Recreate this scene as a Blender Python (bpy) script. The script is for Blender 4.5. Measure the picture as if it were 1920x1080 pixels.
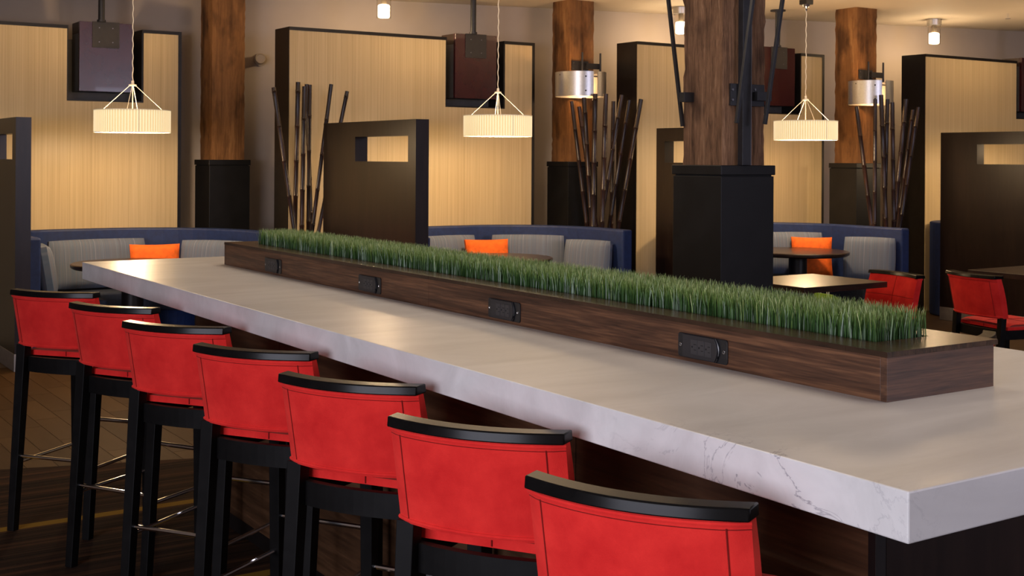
import bpy, bmesh, math, random
from mathutils import Vector, Matrix
random.seed(7)
for o in list(bpy.data.objects): bpy.data.objects.remove(o)
scene = bpy.context.scene
C = scene.collection
PI = math.pi
# ------------------------------------------------------------------ camera
H = 1.6; F = 2331.0; YAW = math.radians(33.4); ROLL = 0.0059; PY = 297.0
cam = bpy.data.cameras.new('camera'); co = bpy.data.objects.new('camera', cam); C.objects.link(co)
cam.sensor_width = 36; cam.lens = F / 1920 * 36; cam.shift_y = -(540 - PY) / 1920; cam.clip_end = 100; cam.clip_start = 0.05
M = Matrix.Rotation(-YAW, 4, 'Z') @ Matrix.Rotation(PI/2, 4, 'X') @ Matrix.Rotation(ROLL, 4, 'Z')
co.matrix_world = Matrix.Translation((0, 0, H)) @ M
cam.dof.use_dof = True; cam.dof.focus_distance = 3.6; cam.dof.aperture_fstop = 20
scene.camera = co
# ------------------------------------------------------------------ world, large lights, exposure
w = bpy.data.worlds.new('world'); scene.world = w; w.use_nodes = True
w.node_tree.nodes['Background'].inputs[0].default_value = (0.75, 0.82, 1.0, 1)
w.node_tree.nodes['Background'].inputs[1].default_value = 0.03
vs = scene.view_settings; vs.view_transform = 'Standard'; vs.look = 'None'; vs.gamma = 1; vs.use_curve_mapping = False
vs.exposure = 0.0
def area_light(name, loc, target, size, energy, color, spread=PI):
    l = bpy.data.lights.new(name, 'AREA'); l.shape = 'RECTANGLE'; l.size, l.size_y = size
    l.energy = energy; l.color = color; l.spread = spread
    o = bpy.data.objects.new(name, l); C.objects.link(o); o.location = loc
    o.rotation_euler = (Vector(target) - Vector(loc)).to_track_quat('-Z', 'Y').to_euler()
    return o
area_light('fill_cool_side', (-4.4, -0.6, 1.7), (0, -0.6, 1.7), (4.6, 1.9), 400, (0.84, 0.85, 1.0))  # added cool key light from the side, no window known there
area_light('fill_cool_rear', (6.9, -4.9, 2.33), (6.9, 6.0, 2.33), (3.2, 1.5), 200, (0.76, 0.76, 1.0))  # second added cool light, placed for the sheen on the first hanging box
for x_, y_, e_ in ((3.1, 1.6, 19), (3.1, 3.9, 21), (3.1, 6.0, 19)):      # warm fill added above the long table, no known fixture
    area_light('fill_warm_table', (x_, y_, 3.15), (x_, y_, 0), (1.2, 1.2), e_, (1.0, 0.82, 0.64))
for x_, y_, e_ in ((2.2, 8.9, 24), (5.4, 8.0, 25), (8.6, 7.2, 25), (11.8, 6.4, 28)):   # more warm fill added above the aisle to lift the booth panels
    area_light('fill_warm_aisle', (x_, y_, 3.15), (x_, y_, 0), (1.4, 1.4), e_, (1.0, 0.70, 0.40))
# ------------------------------------------------------------------ pixel helpers (1920x1080)
fw = Vector((math.sin(YAW), math.cos(YAW), 0)); rt = Vector((math.cos(YAW), -math.sin(YAW), 0)); up = Vector((0, 0, 1))
rt2 = rt * math.cos(ROLL) + up * math.sin(ROLL); up2 = -rt * math.sin(ROLL) + up * math.cos(ROLL)
CAM = Vector((0, 0, H))
def ray(px, py): return fw + rt2 * ((px - 960) / F) + up2 * ((PY - py) / F)
def on_z(px, py, h): d = ray(px, py); return CAM + d * ((h - H) / d.z)
def on_y(px, py, y): d = ray(px, py); return CAM + d * (y / d.y)
def on_x(px, py, x): d = ray(px, py); return CAM + d * (x / d.x)
def at(px, py, z): return CAM + ray(px, py) * z
# ------------------------------------------------------------------ materials
def newmat(name):
    m = bpy.data.materials.new(name); m.use_nodes = True
    nt = m.node_tree; return m, nt, nt.nodes['Principled BSDF']
def N(nt, t, **kw):
    n = nt.nodes.new(t)
    for k, v in kw.items():
        if k in n.inputs: n.inputs[k].default_value = v
        else: setattr(n, k, v)
    return n
def ramp(nt, stops, interp='LINEAR'):
    r = nt.nodes.new('ShaderNodeValToRGB'); r.color_ramp.interpolation = interp
    e = r.color_ramp.elements
    while len(e) > 1: e.remove(e[-1])
    for i, (p, c) in enumerate(stops):
        if i == 0: e[0].position = p
        el = e[0] if i == 0 else e.new(p)
        el.color = (*c, 1) if len(c) == 3 else c
    return r
def coords(nt, kind='Object', scale=(1, 1, 1), rot=(0, 0, 0)):
    mp = nt.nodes.new('ShaderNodeMapping'); mp.inputs['Scale'].default_value = scale; mp.inputs['Rotation'].default_value = rot
    if kind == 'World':
        g = nt.nodes.new('ShaderNodeNewGeometry'); nt.links.new(g.outputs['Position'], mp.inputs['Vector'])
    else:
        g = nt.nodes.new('ShaderNodeTexCoord'); nt.links.new(g.outputs[kind], mp.inputs['Vector'])
    return mp
def bump(nt, b, src, strength=0.3, dist=0.01):
    n = N(nt, 'ShaderNodeBump', Strength=strength, Distance=dist)
    nt.links.new(src, n.inputs['Height']); nt.links.new(n.outputs[0], b.inputs['Normal'])
def plain(name, col, rough=0.5, metal=0.0, spec=0.5, noise=0.0, nscale=20, bmp=0.0, coat=0.0):
    m, nt, b = newmat(name)
    b.inputs['Roughness'].default_value = rough; b.inputs['Metallic'].default_value = metal
    b.inputs['Specular IOR Level'].default_value = spec; b.inputs['Coat Weight'].default_value = coat
    mp = coords(nt, 'Object', (nscale,)*3)
    n = N(nt, 'ShaderNodeTexNoise', Scale=1.0, Detail=4.0); nt.links.new(mp.outputs[0], n.inputs['Vector'])
    a = tuple(max(0, c*(1-noise)) for c in col); z = tuple(min(1, c*(1+noise)) for c in col)
    r = ramp(nt, [(0.3, a), (0.7, z)]); nt.links.new(n.outputs[0], r.inputs[0]); nt.links.new(r.outputs[0], b.inputs['Base Color'])
    if bmp: bump(nt, b, n.outputs[0], bmp, 0.003)
    return m
def wood(name, c0, c1, c2, scale=(1, 1, 1), rough=0.4, coat=0.0, bmp=0.05, kind='World', spec=0.4):
    m, nt, b = newmat(name)
    b.inputs['Roughness'].default_value = rough; b.inputs['Coat Weight'].default_value = coat; b.inputs['Specular IOR Level'].default_value = spec
    mp = coords(nt, kind, scale)
    n1 = N(nt, 'ShaderNodeTexNoise', Scale=1.0, Detail=6.0, Roughness=0.62, Distortion=0.6); nt.links.new(mp.outputs[0], n1.inputs['Vector'])
    mp2 = coords(nt, kind, tuple(s*5 for s in scale))
    n2 = N(nt, 'ShaderNodeTexNoise', Scale=1.0, Detail=3.0); nt.links.new(mp2.outputs[0], n2.inputs['Vector'])
    mx = N(nt, 'ShaderNodeMix', data_type='FLOAT'); mx.inputs[0].default_value = 0.35
    nt.links.new(n1.outputs[0], mx.inputs[2]); nt.links.new(n2.outputs[0], mx.inputs[3])
    r = ramp(nt, [(0.32, c0), (0.5, c1), (0.66, c2)]); nt.links.new(mx.outputs[0], r.inputs[0]); nt.links.new(r.outputs[0], b.inputs['Base Color'])
    bump(nt, b, mx.outputs[0], bmp, 0.004)
    return m
def fabric_stripes(name, cols, scale, rough=0.85):
    m, nt, b = newmat(name); b.inputs['Roughness'].default_value = rough
    mp = coords(nt, 'Object', scale)
    n = N(nt, 'ShaderNodeTexNoise', Scale=1.0, Detail=3.0, Roughness=0.8); nt.links.new(mp.outputs[0], n.inputs['Vector'])
    r = ramp(nt, cols); nt.links.new(n.outputs[0], r.inputs[0]); nt.links.new(r.outputs[0], b.inputs['Base Color'])
    bump(nt, b, n.outputs[0], 0.15, 0.002)
    return m
def emit(name, col, strength):
    m, nt, b = newmat(name); b.inputs['Base Color'].default_value = (*col, 1)
    b.inputs['Emission Color'].default_value = (*col, 1); b.inputs['Emission Strength'].default_value = strength
    b.inputs['Roughness'].default_value = 0.6
    return m
MT = {}
# red suede
def red_mat(name, k=1.0):
    m, nt, b = newmat(name); b.inputs['Roughness'].default_value = 0.9; b.inputs['Specular IOR Level'].default_value = 0.2
    b.inputs['Sheen Weight'].default_value = 0.35; b.inputs['Sheen Tint'].default_value = (1, 0.25, 0.18, 1); b.inputs['Sheen Roughness'].default_value = 0.4
    mp = coords(nt, 'Object', (9, 9, 9)); n = N(nt, 'ShaderNodeTexNoise', Scale=1.0, Detail=5.0, Roughness=0.6); nt.links.new(mp.outputs[0], n.inputs['Vector'])
    r = ramp(nt, [(0.3, (0.58*k, 0.013*k, 0.013*k)), (0.72, (0.80*k, 0.034*k, 0.027*k))]); nt.links.new(n.outputs[0], r.inputs[0]); nt.links.new(r.outputs[0], b.inputs['Base Color'])
    mp2 = coords(nt, 'Object', (380,)*3); n2 = N(nt, 'ShaderNodeTexNoise', Scale=1.0, Detail=2.0); nt.links.new(mp2.outputs[0], n2.inputs['Vector'])
    bump(nt, b, n2.outputs[0], 0.25, 0.002)
    return m
MT['red'] = red_mat('red_suede'); MT['seam'] = red_mat('red_seam_thread', 0.28)
MT['black'] = plain('black_lacquer', (0.005, 0.0045, 0.0045), 0.26, noise=0.2, spec=0.12)
MT['blackleg'] = plain('black_stained_wood', (0.005, 0.0045, 0.0045), 0.5, noise=0.3, spec=0.12)
MT['chrome'] = plain('chrome', (0.85, 0.85, 0.87), 0.12, 1.0)
MT['steel'] = plain('black_steel', (0.014, 0.014, 0.017), 0.42, 0.0, noise=0.3)
MT['steel_edge'] = plain('grey_steel', (0.25, 0.25, 0.28), 0.35, 0.9)
MT['alu'] = plain('brushed_aluminium', (0.66, 0.65, 0.64), 0.36, 1.0, noise=0.06, nscale=60)
# quartz
def quartz():
    m, nt, b = newmat('white_quartz'); b.inputs['Roughness'].default_value = 0.30; b.inputs['Specular IOR Level'].default_value = 0.5
    mp = coords(nt, 'World', (1.3, 5.0, 5.0), (0, 0, 0.35)); n = N(nt, 'ShaderNodeTexNoise', Scale=1.0, Detail=6.0, Roughness=0.6, Distortion=0.8); nt.links.new(mp.outputs[0], n.inputs['Vector'])
    r1 = ramp(nt, [(0.3, (0.53, 0.515, 0.505)), (0.7, (0.70, 0.685, 0.675))]); nt.links.new(n.outputs[0], r1.inputs[0])
    mp2 = coords(nt, 'World', (5, 5, 6)); n2 = N(nt, 'ShaderNodeTexNoise', Scale=1.0, Detail=7.0, Roughness=0.65, Distortion=1.4); nt.links.new(mp2.outputs[0], n2.inputs['Vector'])
    v = ramp(nt, [(0.485, (0, 0, 0)), (0.5, (1, 1, 1)), (0.515, (0, 0, 0))]); nt.links.new(n2.outputs[0], v.inputs[0])
    g3 = nt.nodes.new('ShaderNodeNewGeometry'); sc3 = N(nt, 'ShaderNodeVectorMath', operation='MULTIPLY'); nt.links.new(g3.outputs['Position'], sc3.inputs[0]); sc3.inputs[1].default_value = (5, 1, 1)
    n3 = N(nt, 'ShaderNodeVectorMath', operation='DISTANCE'); nt.links.new(sc3.outputs[0], n3.inputs[0]); n3.inputs[1].default_value = (7.95, 1.60, 1.03)
    mask = ramp(nt, [(0.08, (0.95, 0.95, 0.95)), (0.30, (0.22, 0.22, 0.22)), (0.55, (0.025, 0.025, 0.025))]); nt.links.new(n3.outputs['Value'], mask.inputs[0])
    mul = N(nt, 'ShaderNodeMath', operation='MULTIPLY'); nt.links.new(v.outputs[0], mul.inputs[0]); nt.links.new(mask.outputs[0], mul.inputs[1])
    mx = N(nt, 'ShaderNodeMix', data_type='RGBA'); nt.links.new(mul.outputs[0], mx.inputs[0]); nt.links.new(r1.outputs[0], mx.inputs[6]); mx.inputs[7].default_value = (0.24, 0.23, 0.26, 1)
    nt.links.new(mx.outputs[2], b.inputs['Base Color'])
    return m
MT['quartz'] = quartz()
MT['walnut'] = wood('walnut_veneer', (0.022, 0.010, 0.006), (0.080, 0.035, 0.018), (0.175, 0.080, 0.038), (16, 1.7, 42), 0.42)
MT['walnut_end'] = wood('walnut_veneer_end', (0.022, 0.010, 0.006), (0.070, 0.032, 0.018), (0.135, 0.063, 0.032), (2.2, 12, 48), 0.42)
MT['walnut_top'] = wood('walnut_veneer_top', (0.018, 0.009, 0.005), (0.040, 0.020, 0.011), (0.065, 0.034, 0.019), (40, 1.8, 9), 0.27)
MT['base'] = wood('dark_walnut_panel', (0.020, 0.009, 0.005), (0.065, 0.030, 0.014), (0.125, 0.060, 0.029), (9, 0.9, 15), 0.45)
MT['espresso'] = wood('espresso_veneer', (0.007, 0.0035, 0.003), (0.012, 0.0062, 0.005), (0.019, 0.010, 0.0075), (10, 10, 1.2), 0.34, spec=0.4)
MT['espresso_table'] = wood('espresso_tabletop', (0.016, 0.009, 0.007), (0.028, 0.015, 0.011), (0.042, 0.024, 0.017), (2, 14, 14), 0.28, spec=0.5)
MT['darkframe'] = plain('black_brown_frame', (0.009, 0.0068, 0.0065), 0.42, noise=0.25, spec=0.35)
MT['kick'] = plain('brushed_kickplate', (0.34, 0.31, 0.29), 0.4, 0.7, noise=0.1)
# reclaimed timber
def timber(name, k=(1, 1, 1), fine=0.5, con=1.0):
    m, nt, b = newmat(name); b.inputs['Roughness'].default_value = 0.8; b.inputs['Specular IOR Level'].default_value = 0.25
    mp = coords(nt, 'Object', (9, 9, 0.9)); n = N(nt, 'ShaderNodeTexNoise', Scale=1.0, Detail=8.0, Roughness=0.7, Distortion=0.5); nt.links.new(mp.outputs[0], n.inputs['Vector'])
    mp2 = coords(nt, 'Object', (70, 70, 4)); n2 = N(nt, 'ShaderNodeTexNoise', Scale=1.0, Detail=5.0, Roughness=0.7); nt.links.new(mp2.outputs[0], n2.inputs['Vector'])
    mp3 = coords(nt, 'Object', (6, 6, 3)); n3 = N(nt, 'ShaderNodeTexNoise', Scale=1.0, Detail=3.0); nt.links.new(mp3.outputs[0], n3.inputs['Vector'])
    mx = N(nt, 'ShaderNodeMix', data_type='FLOAT'); mx.inputs[0].default_value = fine; nt.links.new(n.outputs[0], mx.inputs[2]); nt.links.new(n2.outputs[0], mx.inputs[3])
    q = lambda c: tuple(a*b_ for a, b_ in zip(c, k))
    cp_ = lambda p: 0.5 + (p-0.5)/con
    r = ramp(nt, [(cp_(0.34), q((0.022, 0.013, 0.008))), (cp_(0.43), q((0.115, 0.066, 0.040))), (cp_(0.54), q((0.21, 0.125, 0.078))), (cp_(0.66), q((0.36, 0.25, 0.17)))]); nt.links.new(mx.outputs[0], r.inputs[0])
    dk = ramp(nt, [(0.32, (0.38, 0.36, 0.38)), (0.5, (1, 1, 1))]); nt.links.new(n3.outputs[0], dk.inputs[0])
    mm = N(nt, 'ShaderNodeMix', data_type='RGBA', blend_type='MULTIPLY'); mm.inputs[0].default_value = 1; nt.links.new(r.outputs[0], mm.inputs[6]); nt.links.new(dk.outputs[0], mm.inputs[7])
    nt.links.new(mm.outputs[2], b.inputs['Base Color'])
    bump(nt, b, mx.outputs[0], 1.0, 0.03)
    return m
MT['timber'] = timber('reclaimed_timber', (1.1, 0.98, 0.86)); MT['timber_warmlit'] = timber('reclaimed_timber_warmlit', (1.30, 1.02, 0.60), 0.22, 0.6)  # second timber is the same wood, tinted for warm light on far columns
MT['vinyl'] = fabric_stripes('beige_striped_wallcovering', [(0.3, (0.47, 0.355, 0.19)), (0.5, (0.57, 0.44, 0.245)), (0.7, (0.64, 0.51, 0.30))], (90, 90, 0.5), 0.55)
MT['navy'] = plain('navy_vinyl', (0.008, 0.024, 0.105), 0.6, noise=0.2, nscale=30)
MT['seatnavy'] = plain('dark_seat_fabric', (0.020, 0.028, 0.05), 0.7, noise=0.25, nscale=40)
MT['cushion'] = fabric_stripes('grey_blue_striped_fabric', [(0.28, (0.06, 0.09, 0.16)), (0.42, (0.14, 0.15, 0.20)), (0.55, (0.09, 0.13, 0.20)), (0.66, (0.23, 0.235, 0.29)), (0.8, (0.10, 0.16, 0.26))], (60, 0.3, 0.3))
MT['piping'] = plain('light_piping', (0.35, 0.33, 0.31), 0.8)
MT['orange'] = plain('orange_fabric', (0.80, 0.13, 0.008), 0.85, noise=0.18, nscale=26, bmp=0.3)
MT['wall'] = plain('warm_beige_paint', (0.42, 0.355, 0.30), 0.75, noise=0.03, nscale=3)
MT['ceil'] = plain('warm_white_ceiling_paint', (0.62, 0.54, 0.44), 0.8, noise=0.02, nscale=2)
MT['bamboo'] = wood('dark_stained_bamboo', (0.008, 0.005, 0.006), (0.018, 0.009, 0.009), (0.05, 0.02, 0.014), (12, 12, 1.5), 0.3, spec=0.45)
MT['maroon'] = plain('dark_maroon_lacquer', (0.042, 0.008, 0.010), 0.26, noise=0.15, nscale=5, spec=0.6, coat=0.15)
MT['brown'] = plain('dark_brown_board', (0.03, 0.014, 0.008), 0.45, noise=0.2)
MT['plate'] = plain('dark_mount_plate', (0.028, 0.025, 0.024), 0.5, noise=0.12)
MT['grey'] = plain('charcoal_plate', (0.085, 0.08, 0.078), 0.5, noise=0.12)
MT['white'] = plain('white_metal', (0.75, 0.72, 0.66), 0.4)
MT['cream_pipe'] = plain('painted_housing', (0.36, 0.28, 0.19), 0.5)
MT['outlet'] = plain('black_plastic', (0.012, 0.012, 0.014), 0.3, noise=0.1)
MT['outlet2'] = plain('dark_plastic_insert', (0.022, 0.020, 0.022), 0.4)
MT['outlet3'] = plain('charcoal_socket_face', (0.035, 0.032, 0.034), 0.4)
MT['slot'] = plain('socket_hole', (0.002, 0.002, 0.002), 0.8)
MT['shade'] = None
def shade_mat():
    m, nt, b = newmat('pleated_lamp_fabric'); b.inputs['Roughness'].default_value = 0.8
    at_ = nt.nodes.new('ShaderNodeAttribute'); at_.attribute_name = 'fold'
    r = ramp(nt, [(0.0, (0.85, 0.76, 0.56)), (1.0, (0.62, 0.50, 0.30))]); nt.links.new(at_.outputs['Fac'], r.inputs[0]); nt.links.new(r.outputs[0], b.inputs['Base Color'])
    e = ramp(nt, [(0.0, (1.0, 0.82, 0.50)), (1.0, (0.55, 0.42, 0.20))]); nt.links.new(at_.outputs['Fac'], e.inputs[0]); nt.links.new(e.outputs[0], b.inputs['Emission Color'])  # pleat shading put into base colour and glow, inner folds darker
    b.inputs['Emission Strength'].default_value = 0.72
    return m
MT['shade'] = shade_mat()
MT['frost'] = emit('lit_frosted_glass', (1.0, 0.82, 0.52), 9.0)
MT['bulb'] = emit('small_lit_bulb', (1.0, 0.66, 0.22), 6.0)
def glass():
    m, nt, b = newmat('clear_glass'); b.inputs['Transmission Weight'].default_value = 1; b.inputs['Roughness'].default_value = 0.03; b.inputs['IOR'].default_value = 1.1
    b.inputs['Base Color'].default_value = (0.98, 0.96, 0.92, 1)
    return m
MT['glass'] = glass()
def carpet():
    m, nt, b = newmat('striped_carpet'); b.inputs['Roughness'].default_value = 0.95; b.inputs['Specular IOR Level'].default_value = 0.1
    mp = coords(nt, 'World', (0.25, 26, 1)); n = N(nt, 'ShaderNodeTexNoise', Scale=1.0, Detail=4.0, Roughness=0.75); nt.links.new(mp.outputs[0], n.inputs['Vector'])
    r = ramp(nt, [(0.36, (0.012, 0.007, 0.006)), (0.5, (0.030, 0.016, 0.010)), (0.62, (0.075, 0.034, 0.016))]); nt.links.new(n.outputs[0], r.inputs[0])
    g = nt.nodes.new('ShaderNodeNewGeometry'); s = nt.nodes.new('ShaderNodeSeparateXYZ'); nt.links.new(g.outputs['Position'], s.inputs[0])
    a = N(nt, 'ShaderNodeMath', operation='ADD'); a.inputs[1].default_value = -4.475 + 11.25; nt.links.new(s.outputs['Y'], a.inputs[0])
    md = N(nt, 'ShaderNodeMath', operation='MODULO'); md.inputs[1].default_value = 1.125; nt.links.new(a.outputs[0], md.inputs[0])
    lt = N(nt, 'ShaderNodeMath', operation='LESS_THAN'); lt.inputs[1].default_value = 0.065; nt.links.new(md.outputs[0], lt.inputs[0])
    mx = N(nt, 'ShaderNodeMix', data_type='RGBA'); nt.links.new(lt.outputs[0], mx.inputs[0]); nt.links.new(r.outputs[0], mx.inputs[6]); mx.inputs[7].default_value = (0.26, 0.15, 0.02, 1)
    nt.links.new(mx.outputs[2], b.inputs['Base Color'])
    mp2 = coords(nt, 'World', (250,)*3); n2 = N(nt, 'ShaderNodeTexNoise', Scale=1.0); nt.links.new(mp2.outputs[0], n2.inputs['Vector']); bump(nt, b, n2.outputs[0], 0.5, 0.004)
    return m
MT['carpet'] = carpet()
def tile():
    m, nt, b = newmat('wood_look_tile'); b.inputs['Roughness'].default_value = 0.6; b.inputs['Specular IOR Level'].default_value = 0.08
    mp = coords(nt, 'World', (16, 1.3, 1)); n = N(nt, 'ShaderNodeTexNoise', Scale=1.0, Detail=5.0); nt.links.new(mp.outputs[0], n.inputs['Vector'])
    oi = nt.nodes.new('ShaderNodeObjectInfo')
    mx = N(nt, 'ShaderNodeMix', data_type='FLOAT'); mx.inputs[0].default_value = 0.5; nt.links.new(n.outputs[0], mx.inputs[2]); nt.links.new(oi.outputs['Random'], mx.inputs[3])
    r = ramp(nt, [(0.2, (0.050, 0.024, 0.008)), (0.8, (0.088, 0.045, 0.016))]); nt.links.new(mx.outputs[0], r.inputs[0]); nt.links.new(r.outputs[0], b.inputs['Base Color'])
    return m
MT['tile'] = tile()
def tile_far():
    m, nt, b = newmat('wood_look_tile_floor'); b.inputs['Roughness'].default_value = 0.42
    mp = coords(nt, 'World', (1, 1, 1), (0, 0, PI/2)); br = nt.nodes.new('ShaderNodeTexBrick'); nt.links.new(mp.outputs[0], br.inputs['Vector'])
    br.inputs['Scale'].default_value = 1; br.inputs['Brick Width'].default_value = 0.92; br.inputs['Row Height'].default_value = 0.15; br.inputs['Mortar Size'].default_value = 0.003
    br.inputs['Color1'].default_value = (0.085, 0.048, 0.023, 1); br.inputs['Color2'].default_value = (0.065, 0.036, 0.017, 1); br.inputs['Mortar'].default_value = (0.12, 0.08, 0.045, 1)
    nt.links.new(br.outputs[0], b.inputs['Base Color'])
    return m
MT['tile_far'] = tile_far()
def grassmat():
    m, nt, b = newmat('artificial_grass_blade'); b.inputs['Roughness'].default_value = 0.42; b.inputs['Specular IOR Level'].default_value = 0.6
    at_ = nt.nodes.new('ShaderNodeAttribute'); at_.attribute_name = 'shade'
    r = ramp(nt, [(0.0, (0.014, 0.045, 0.014)), (0.3, (0.05, 0.12, 0.024)), (0.6, (0.17, 0.26, 0.055)), (1.0, (0.60, 0.64, 0.30))]); nt.links.new(at_.outputs['Fac'], r.inputs[0]); nt.links.new(r.outputs[0], b.inputs['Base Color'])  # ramp carries shade at the roots and overhead light on the tips
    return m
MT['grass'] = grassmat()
MT['soil'] = plain('dark_liner', (0.01, 0.012, 0.008), 0.9)
MT['green'] = plain('lime_green_plastic', (0.22, 0.42, 0.03), 0.5)
# ------------------------------------------------------------------ mesh builder
class MB:
    def __init__(s): s.v = []; s.f = []; s.sm = []
    def add(s, vs, fs, smooth=False):
        k = len(s.v); s.v += [tuple(v) for v in vs]; s.f += [tuple(i + k for i in f) for f in fs]; s.sm += [smooth]*len(fs); return s
    def hexa(s, p):   # p: 4 bottom, 4 top, same winding
        return s.add(p, [(0, 3, 2, 1), (4, 5, 6, 7), (0, 1, 5, 4), (1, 2, 6, 5), (2, 3, 7, 6), (3, 0, 4, 7)])
    def box(s, x0, x1, y0, y1, z0, z1):
        return s.hexa([(x0, y0, z0), (x1, y0, z0), (x1, y1, z0), (x0, y1, z0), (x0, y0, z1), (x1, y0, z1), (x1, y1, z1), (x0, y1, z1)])
    def bar(s, a, b, w, d=None, w2=None, d2=None, side=None):   # square bar from a to b, tapered
        a = Vector(a); b = Vector(b); d = d or w; w2 = w2 or w; d2 = d2 or d
        z = (b - a).normalized(); x = Vector(side or (1, 0, 0)); x = (x - z * x.dot(z)).normalized(); y = z.cross(x)
        q = lambda p, ww, dd: [p - x*ww/2 - y*dd/2, p + x*ww/2 - y*dd/2, p + x*ww/2 + y*dd/2, p - x*ww/2 + y*dd/2]
        return s.hexa(q(a, w, d) + q(b, w2, d2))
    def tube(s, pts, r, n=8, closed=False):
        pts = [Vector(p) for p in pts]; vs = []; fs = []; m = len(pts)
        rs = r if isinstance(r, (list, tuple)) else [r]*m
        for i, p in enumerate(pts):
            if closed: t = (pts[(i+1) % m] - pts[i-1])
            else: t = pts[min(i+1, m-1)] - pts[max(i-1, 0)]
            if t.length < 1e-9: t = Vector((0, 0, 1))
            t.normalize(); x = t.orthogonal() if abs(t.z) > .9 else t.cross(Vector((0, 0, 1))); x.normalize(); y = t.cross(x)
            if abs(t.z) > .9:
                x = Vector((1, 0, 0)); x = (x - t*x.dot(t)).normalized(); y = t.cross(x)
            for j in range(n):
                a = 2*PI*j/n; vs.append(p + (x*math.cos(a) + y*math.sin(a))*rs[i])
        for i in range(m if closed else m-1):
            k = (i+1) % m
            for j in range(n): fs.append((i*n+j, i*n+(j+1) % n, k*n+(j+1) % n, k*n+j))
        s.add(vs, fs, True)
        if not closed:
            s.add(vs[:n], [tuple(range(n))[::-1]]); s.add(vs[-n:], [tuple(range(n))])
        return s
    def cyl(s, a, b, r, n=20): return s.tube([a, b], r, n)
    def lathe(s, prof, n=32, c=(0, 0, 0), smooth=True, a0=0, a1=2*PI):
        vs = []; fs = []; full = abs(a1 - a0 - 2*PI) < 1e-6; cols = n if full else n+1
        for i in range(cols):
            a = a0 + (a1-a0)*i/n
            for r, z in prof: vs.append((c[0] + r*math.cos(a), c[1] + r*math.sin(a), c[2] + z))
        m = len(prof)
        for i in range(n):
            k = (i+1) % cols
            for j in range(m-1): fs.append((i*m+j, k*m+j, k*m+j+1, i*m+j+1))
        return s.add(vs, fs, smooth)
    def prism(s, poly, z0, z1, axis='z', smooth=False):
        f = {'z': lambda p, t: (p[0], p[1], t), 'y': lambda p, t: (p[0], t, p[1]), 'x': lambda p, t: (t, p[0], p[1])}[axis]
        n = len(poly); s.add([f(p, z0) for p in poly] + [f(p, z1) for p in poly], [tuple(range(n))[::-1], tuple(range(n, 2*n))])
        k = len(s.v) - 2*n
        s.f += [(k+i, k+(i+1) % n, k+n+(i+1) % n, k+n+i) for i in range(n)]; s.sm += [smooth]*n
        return s
    def grid(s, fn, nu, nv, smooth=True, closed_u=False):
        vs = [fn(i/nu, j/nv) for i in range(nu+1) for j in range(nv+1)]
        return s.add(vs, [(i*(nv+1)+j, (i+1)*(nv+1)+j, (i+1)*(nv+1)+j+1, i*(nv+1)+j+1) for i in range(nu) for j in range(nv)], smooth)
    def strip(s, a, b, z0, z1):  # wall between two matching plan paths
        n = len(a); vs = []
        for p, q in zip(a, b): vs += [(p[0], p[1], z0), (q[0], q[1], z0), (q[0], q[1], z1), (p[0], p[1], z1)]
        fs = [(i*4+j, (i+1)*4+j, (i+1)*4+(j+1) % 4, i*4+(j+1) % 4) for i in range(n-1) for j in range(4)]
        fs += [(0, 1, 2, 3), ((n-1)*4+3, (n-1)*4+2, (n-1)*4+1, (n-1)*4)]
        return s.add(vs, fs, False)
    def mesh(s, name, mat, weld=False):
        me = bpy.data.meshes.new(name); me.from_pydata(s.v, [], s.f)
        me.polygons.foreach_set('use_smooth', s.sm)
        bm = bmesh.new(); bm.from_mesh(me)
        if weld: bmesh.ops.remove_doubles(bm, verts=bm.verts, dist=1e-5)
        bmesh.ops.recalc_face_normals(bm, faces=bm.faces)
        for e in bm.edges:
            if len(e.link_faces) == 2 and e.calc_face_angle(0) > 0.6: e.smooth = False
        bm.to_mesh(me); bm.free()
        me.materials.append(mat if not isinstance(mat, str) else MT[mat]); return me
    def build(s, name, mat, parent=None, bevel=0, seg=2, loc=None, weld=False):
        o = bpy.data.objects.new(name, s.mesh(name, mat, weld)); C.objects.link(o); o.parent = parent
        if loc is not None: o.location = loc
        if bevel:
            b = o.modifiers.new('bevel', 'BEVEL'); b.width = bevel; b.segments = seg; b.limit_method = 'ANGLE'; b.angle_limit = math.radians(40)
        return o
def tag(o, label, cat, group=None):
    o['label'] = label; o['category'] = cat
    if group: o['group'] = group
    return o
def thing(name, loc, rz, label, cat, group=None):
    o = bpy.data.objects.new(name, None); C.objects.link(o); o.location = loc; o.rotation_euler = (0, 0, rz); o.empty_display_size = 0.1
    return tag(o, label, cat, group)
def structure(o): o['kind'] = 'structure'; return o
def kids(o): return [c for c in bpy.data.objects if c.parent == o]
def dup(o, parent=None):
    c = o.copy(); C.objects.link(c); c.parent = parent
    for k in list(o.children): dup(k, c)
    return c
def point_light(parent, loc, energy, color, r=0.05, name='bulb_light'):
    l = bpy.data.lights.new(name, 'POINT'); l.energy = energy; l.color = color; l.shadow_soft_size = r
    o = bpy.data.objects.new(name, l); C.objects.link(o); o.parent = parent; o.location = loc; return o
WARM = (1.0, 0.70, 0.40)
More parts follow.
